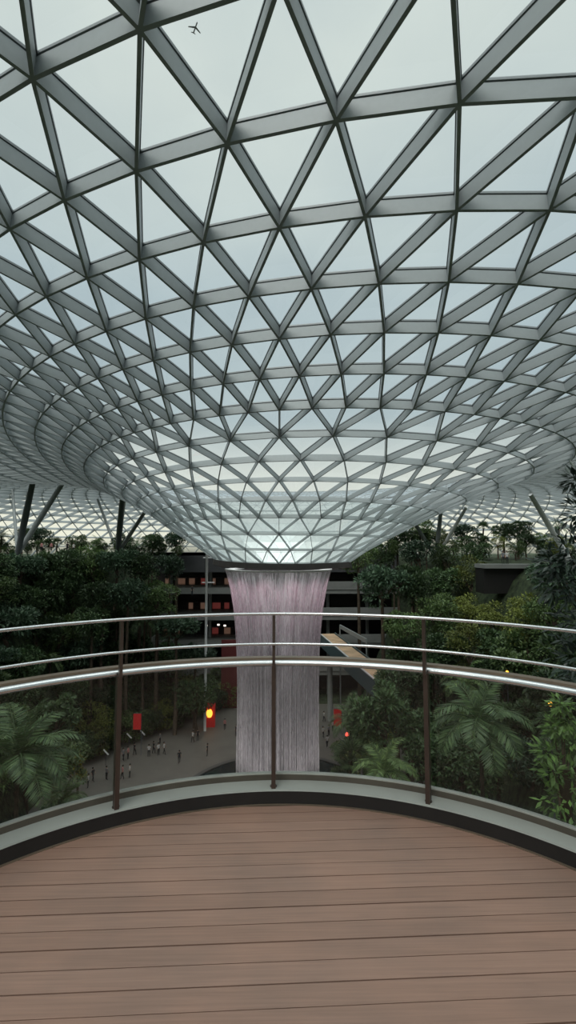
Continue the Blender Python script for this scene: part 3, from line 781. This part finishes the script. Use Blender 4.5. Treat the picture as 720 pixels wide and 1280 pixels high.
PL=[(110,985,0,'leftmost on the plaza edge, standing'),(116,977,1,'standing behind the leftmost person by the shrubs'),(133,975,2,'walking left of the left railing post'),(153,974,3,'right of the left railing post, nearest the kerb'),(162,972,0,'beside the pink top, right of the left post'),
(154,951,2,'in the crowd just right of the left post, lower row'),(160,949,3,'in the crowd under the white leaning stick'),(168,944,1,'in the crowd below the red banner'),(186,946,0,'in the crowd, first right of the red banner'),(192,942,1,'in the crowd, second right of the red banner'),(198,944,0,'in the crowd, third right of the red banner'),(205,943,0,'in the crowd, fourth right of the red banner'),
(200,930,2,'farther back in the crowd, left of the lantern tower'),(241,928,0,'left one of the pair by the lantern tower'),(247,926,1,'right one of the pair by the lantern tower'),
(224,954,1,'walking alone on the path toward the pool'),(259,945,1,'standing alone at the pool edge'),(281,912,3,'far back beside the waterfall, left side'),(295,920,1,'nearest to the waterfall on its left'),
(404,922,0,'first right of the waterfall'),(411,920,2,'second right of the waterfall'),(409,934,0,'closer, right of the waterfall'),(416,914,0,'by the red banner right of the waterfall'),(405,902,0,'farthest back, right of the waterfall')]
for i,(u,v,t_,w) in enumerate(PL):
    person(u,v,ZG,t_,i%2,random.uniform(0,6.28),'person in a %s top %s'%(TOPS[t_][0],w),'visitors on the plaza')
person(240,745,-6.5,1,0,1,'person in a dark top on the gallery balcony','visitors on the upper levels')
for i,(u,v,t_,w) in enumerate([(52,688,3,'in a pink top on the far left garden terrace, first from the left'),(64,688,3,'in a pink top on the far left garden terrace, second from the left'),(92,689,0,'in a white top on the far left garden terrace, third from the left'),(84,688,1,'in a dark top on the far left garden terrace between pink and white tops')]):
    p=at(u,v,84); o=link('person',PM[(t_,0)],None,(p.x,p.y,p.z-.3)); tag(o,'person '+w,'person','visitors on the upper levels'); link('hair',HAIR,o)
for i,(u,t_,w) in enumerate([(629,2,'left'),(634,0,'right')]):
    p=at(u,706,dter+.9); o=link('person',PM[(t_,0)],None,(p.x,p.y,ter.location.z+.15)); tag(o,'person in a %s top on the right terrace, %s one of two'%(TOPS[t_][0],w),'person','visitors on the upper levels'); link('hair',HAIR,o)
# ================================================================ AIRPLANE
pa_=at(244,35,2100)
ap=thing('airplane','tiny airplane high in the sky above the roof','airplane',pa_,None,.5)
S=1.0
mb=MB(); mb.tube([(0,-30,0),(0,-26,0),(0,20,0),(0,30,2)],[.5,3,3,.6],10); mb.build('fuselage',M['plane'],ap,smooth=True)
mb=MB(); mb.add([(-2,-8,0),(-2,2,0),(-30,14,2),(-30,9,2),(2,-8,0),(2,2,0),(30,14,2),(30,9,2),(-2,-8,-1),(-2,2,-1),(-30,14,1.5),(-30,9,1.5),(2,-8,-1),(2,2,-1),(30,14,1.5),(30,9,1.5)],[(0,1,2,3),(4,7,6,5),(8,11,10,9),(12,13,14,15),(0,3,11,8),(1,9,10,2),(4,12,15,7),(5,6,14,13)]); mb.build('wing',M['plane'],ap)
mb=MB(); mb.add([(0,22,1),(-11,30,2),(-11,27,2),(11,30,2),(11,27,2),(0,28,1),(0,20,1),(0,28,10),(0,31,10)],[(0,2,1,5),(0,5,3,4),(6,7,8,5)]); mb.build('tail',M['plane'],ap)
# ================================================================ WORLD, LIGHT
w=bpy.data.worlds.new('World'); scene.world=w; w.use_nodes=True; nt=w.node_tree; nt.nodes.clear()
out=nt.nodes.new('ShaderNodeOutputWorld'); bg=nt.nodes.new('ShaderNodeBackground')
tc=N(nt,'TexCoord'); sx=N(nt,'SeparateXYZ'); nt.links.new(tc.outputs['Generated'],sx.inputs[0])
r=ramp(nt,[(0,(.10,.12,.08)),(.485,(.12,.13,.10)),(.505,(.95,.90,.72)),(.56,(.78,.79,.70)),(.63,(.42,.50,.53)),(.72,(.48,.56,.58)),(.86,(.62,.67,.65)),(1,(.66,.70,.68))],None) if False else None
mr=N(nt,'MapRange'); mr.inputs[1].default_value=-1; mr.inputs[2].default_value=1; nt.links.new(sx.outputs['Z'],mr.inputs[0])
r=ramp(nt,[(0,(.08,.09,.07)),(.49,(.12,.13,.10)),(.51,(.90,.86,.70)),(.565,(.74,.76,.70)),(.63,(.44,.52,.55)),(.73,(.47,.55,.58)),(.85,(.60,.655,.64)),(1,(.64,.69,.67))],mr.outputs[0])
mp=N(nt,'Mapping'); mp.inputs['Scale'].default_value=(1,1,2.2); nt.links.new(tc.outputs['Generated'],mp.inputs[0])
no=N(nt,'TexNoise',Scale=2.2,Detail=5.0,Roughness=.5); nt.links.new(mp.outputs[0],no.inputs['Vector'])
r2=ramp(nt,[(.3,(.90,.92,.94)),(.7,(1.10,1.08,1.05))],no.outputs['Fac'])
mx=N(nt,'MixRGB',blend_type='MULTIPLY'); mx.inputs[0].default_value=1
nt.links.new(r.outputs[0],mx.inputs[1]); nt.links.new(r2.outputs[0],mx.inputs[2])
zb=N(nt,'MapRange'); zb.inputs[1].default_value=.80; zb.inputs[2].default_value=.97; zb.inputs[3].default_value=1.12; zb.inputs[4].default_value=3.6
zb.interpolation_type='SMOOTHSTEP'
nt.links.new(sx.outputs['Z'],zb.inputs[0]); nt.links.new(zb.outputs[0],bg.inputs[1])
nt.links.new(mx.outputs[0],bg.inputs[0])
sl=bpy.data.lights.new('veiled_sun','SUN'); sl.energy=1.5; sl.angle=math.radians(35); sl.color=(1,.97,.92)
so=bpy.data.objects.new('veiled_sun',sl); COL.objects.link(so); so.location=(-20,-30,60)
so.rotation_euler=Vector((.35,.75,-1.0)).to_track_quat('-Z','Y').to_euler(); tag(so,'soft sun behind thin cloud','sun')
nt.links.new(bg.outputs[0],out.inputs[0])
# ================================================================ CAMERA
cam=bpy.data.cameras.new('camera'); co=bpy.data.objects.new('camera',cam); COL.objects.link(co)
co.location=(0,0,EYE); co.rotation_euler=(PI/2+PITCH,0,-YAW)
cam.sensor_fit='VERTICAL'; cam.sensor_height=24; cam.lens=F/1280*24; cam.clip_start=.05; cam.clip_end=6000
scene.camera=co
scene.view_settings.view_transform='Standard'; scene.view_settings.look='None'; scene.view_settings.gamma=1; scene.view_settings.use_curve_mapping=False
scene.view_settings.exposure=0.0
c=scene.cycles; c.max_bounces=6; c.diffuse_bounces=3; c.glossy_bounces=3; c.transparent_max_bounces=24; c.use_denoising=True
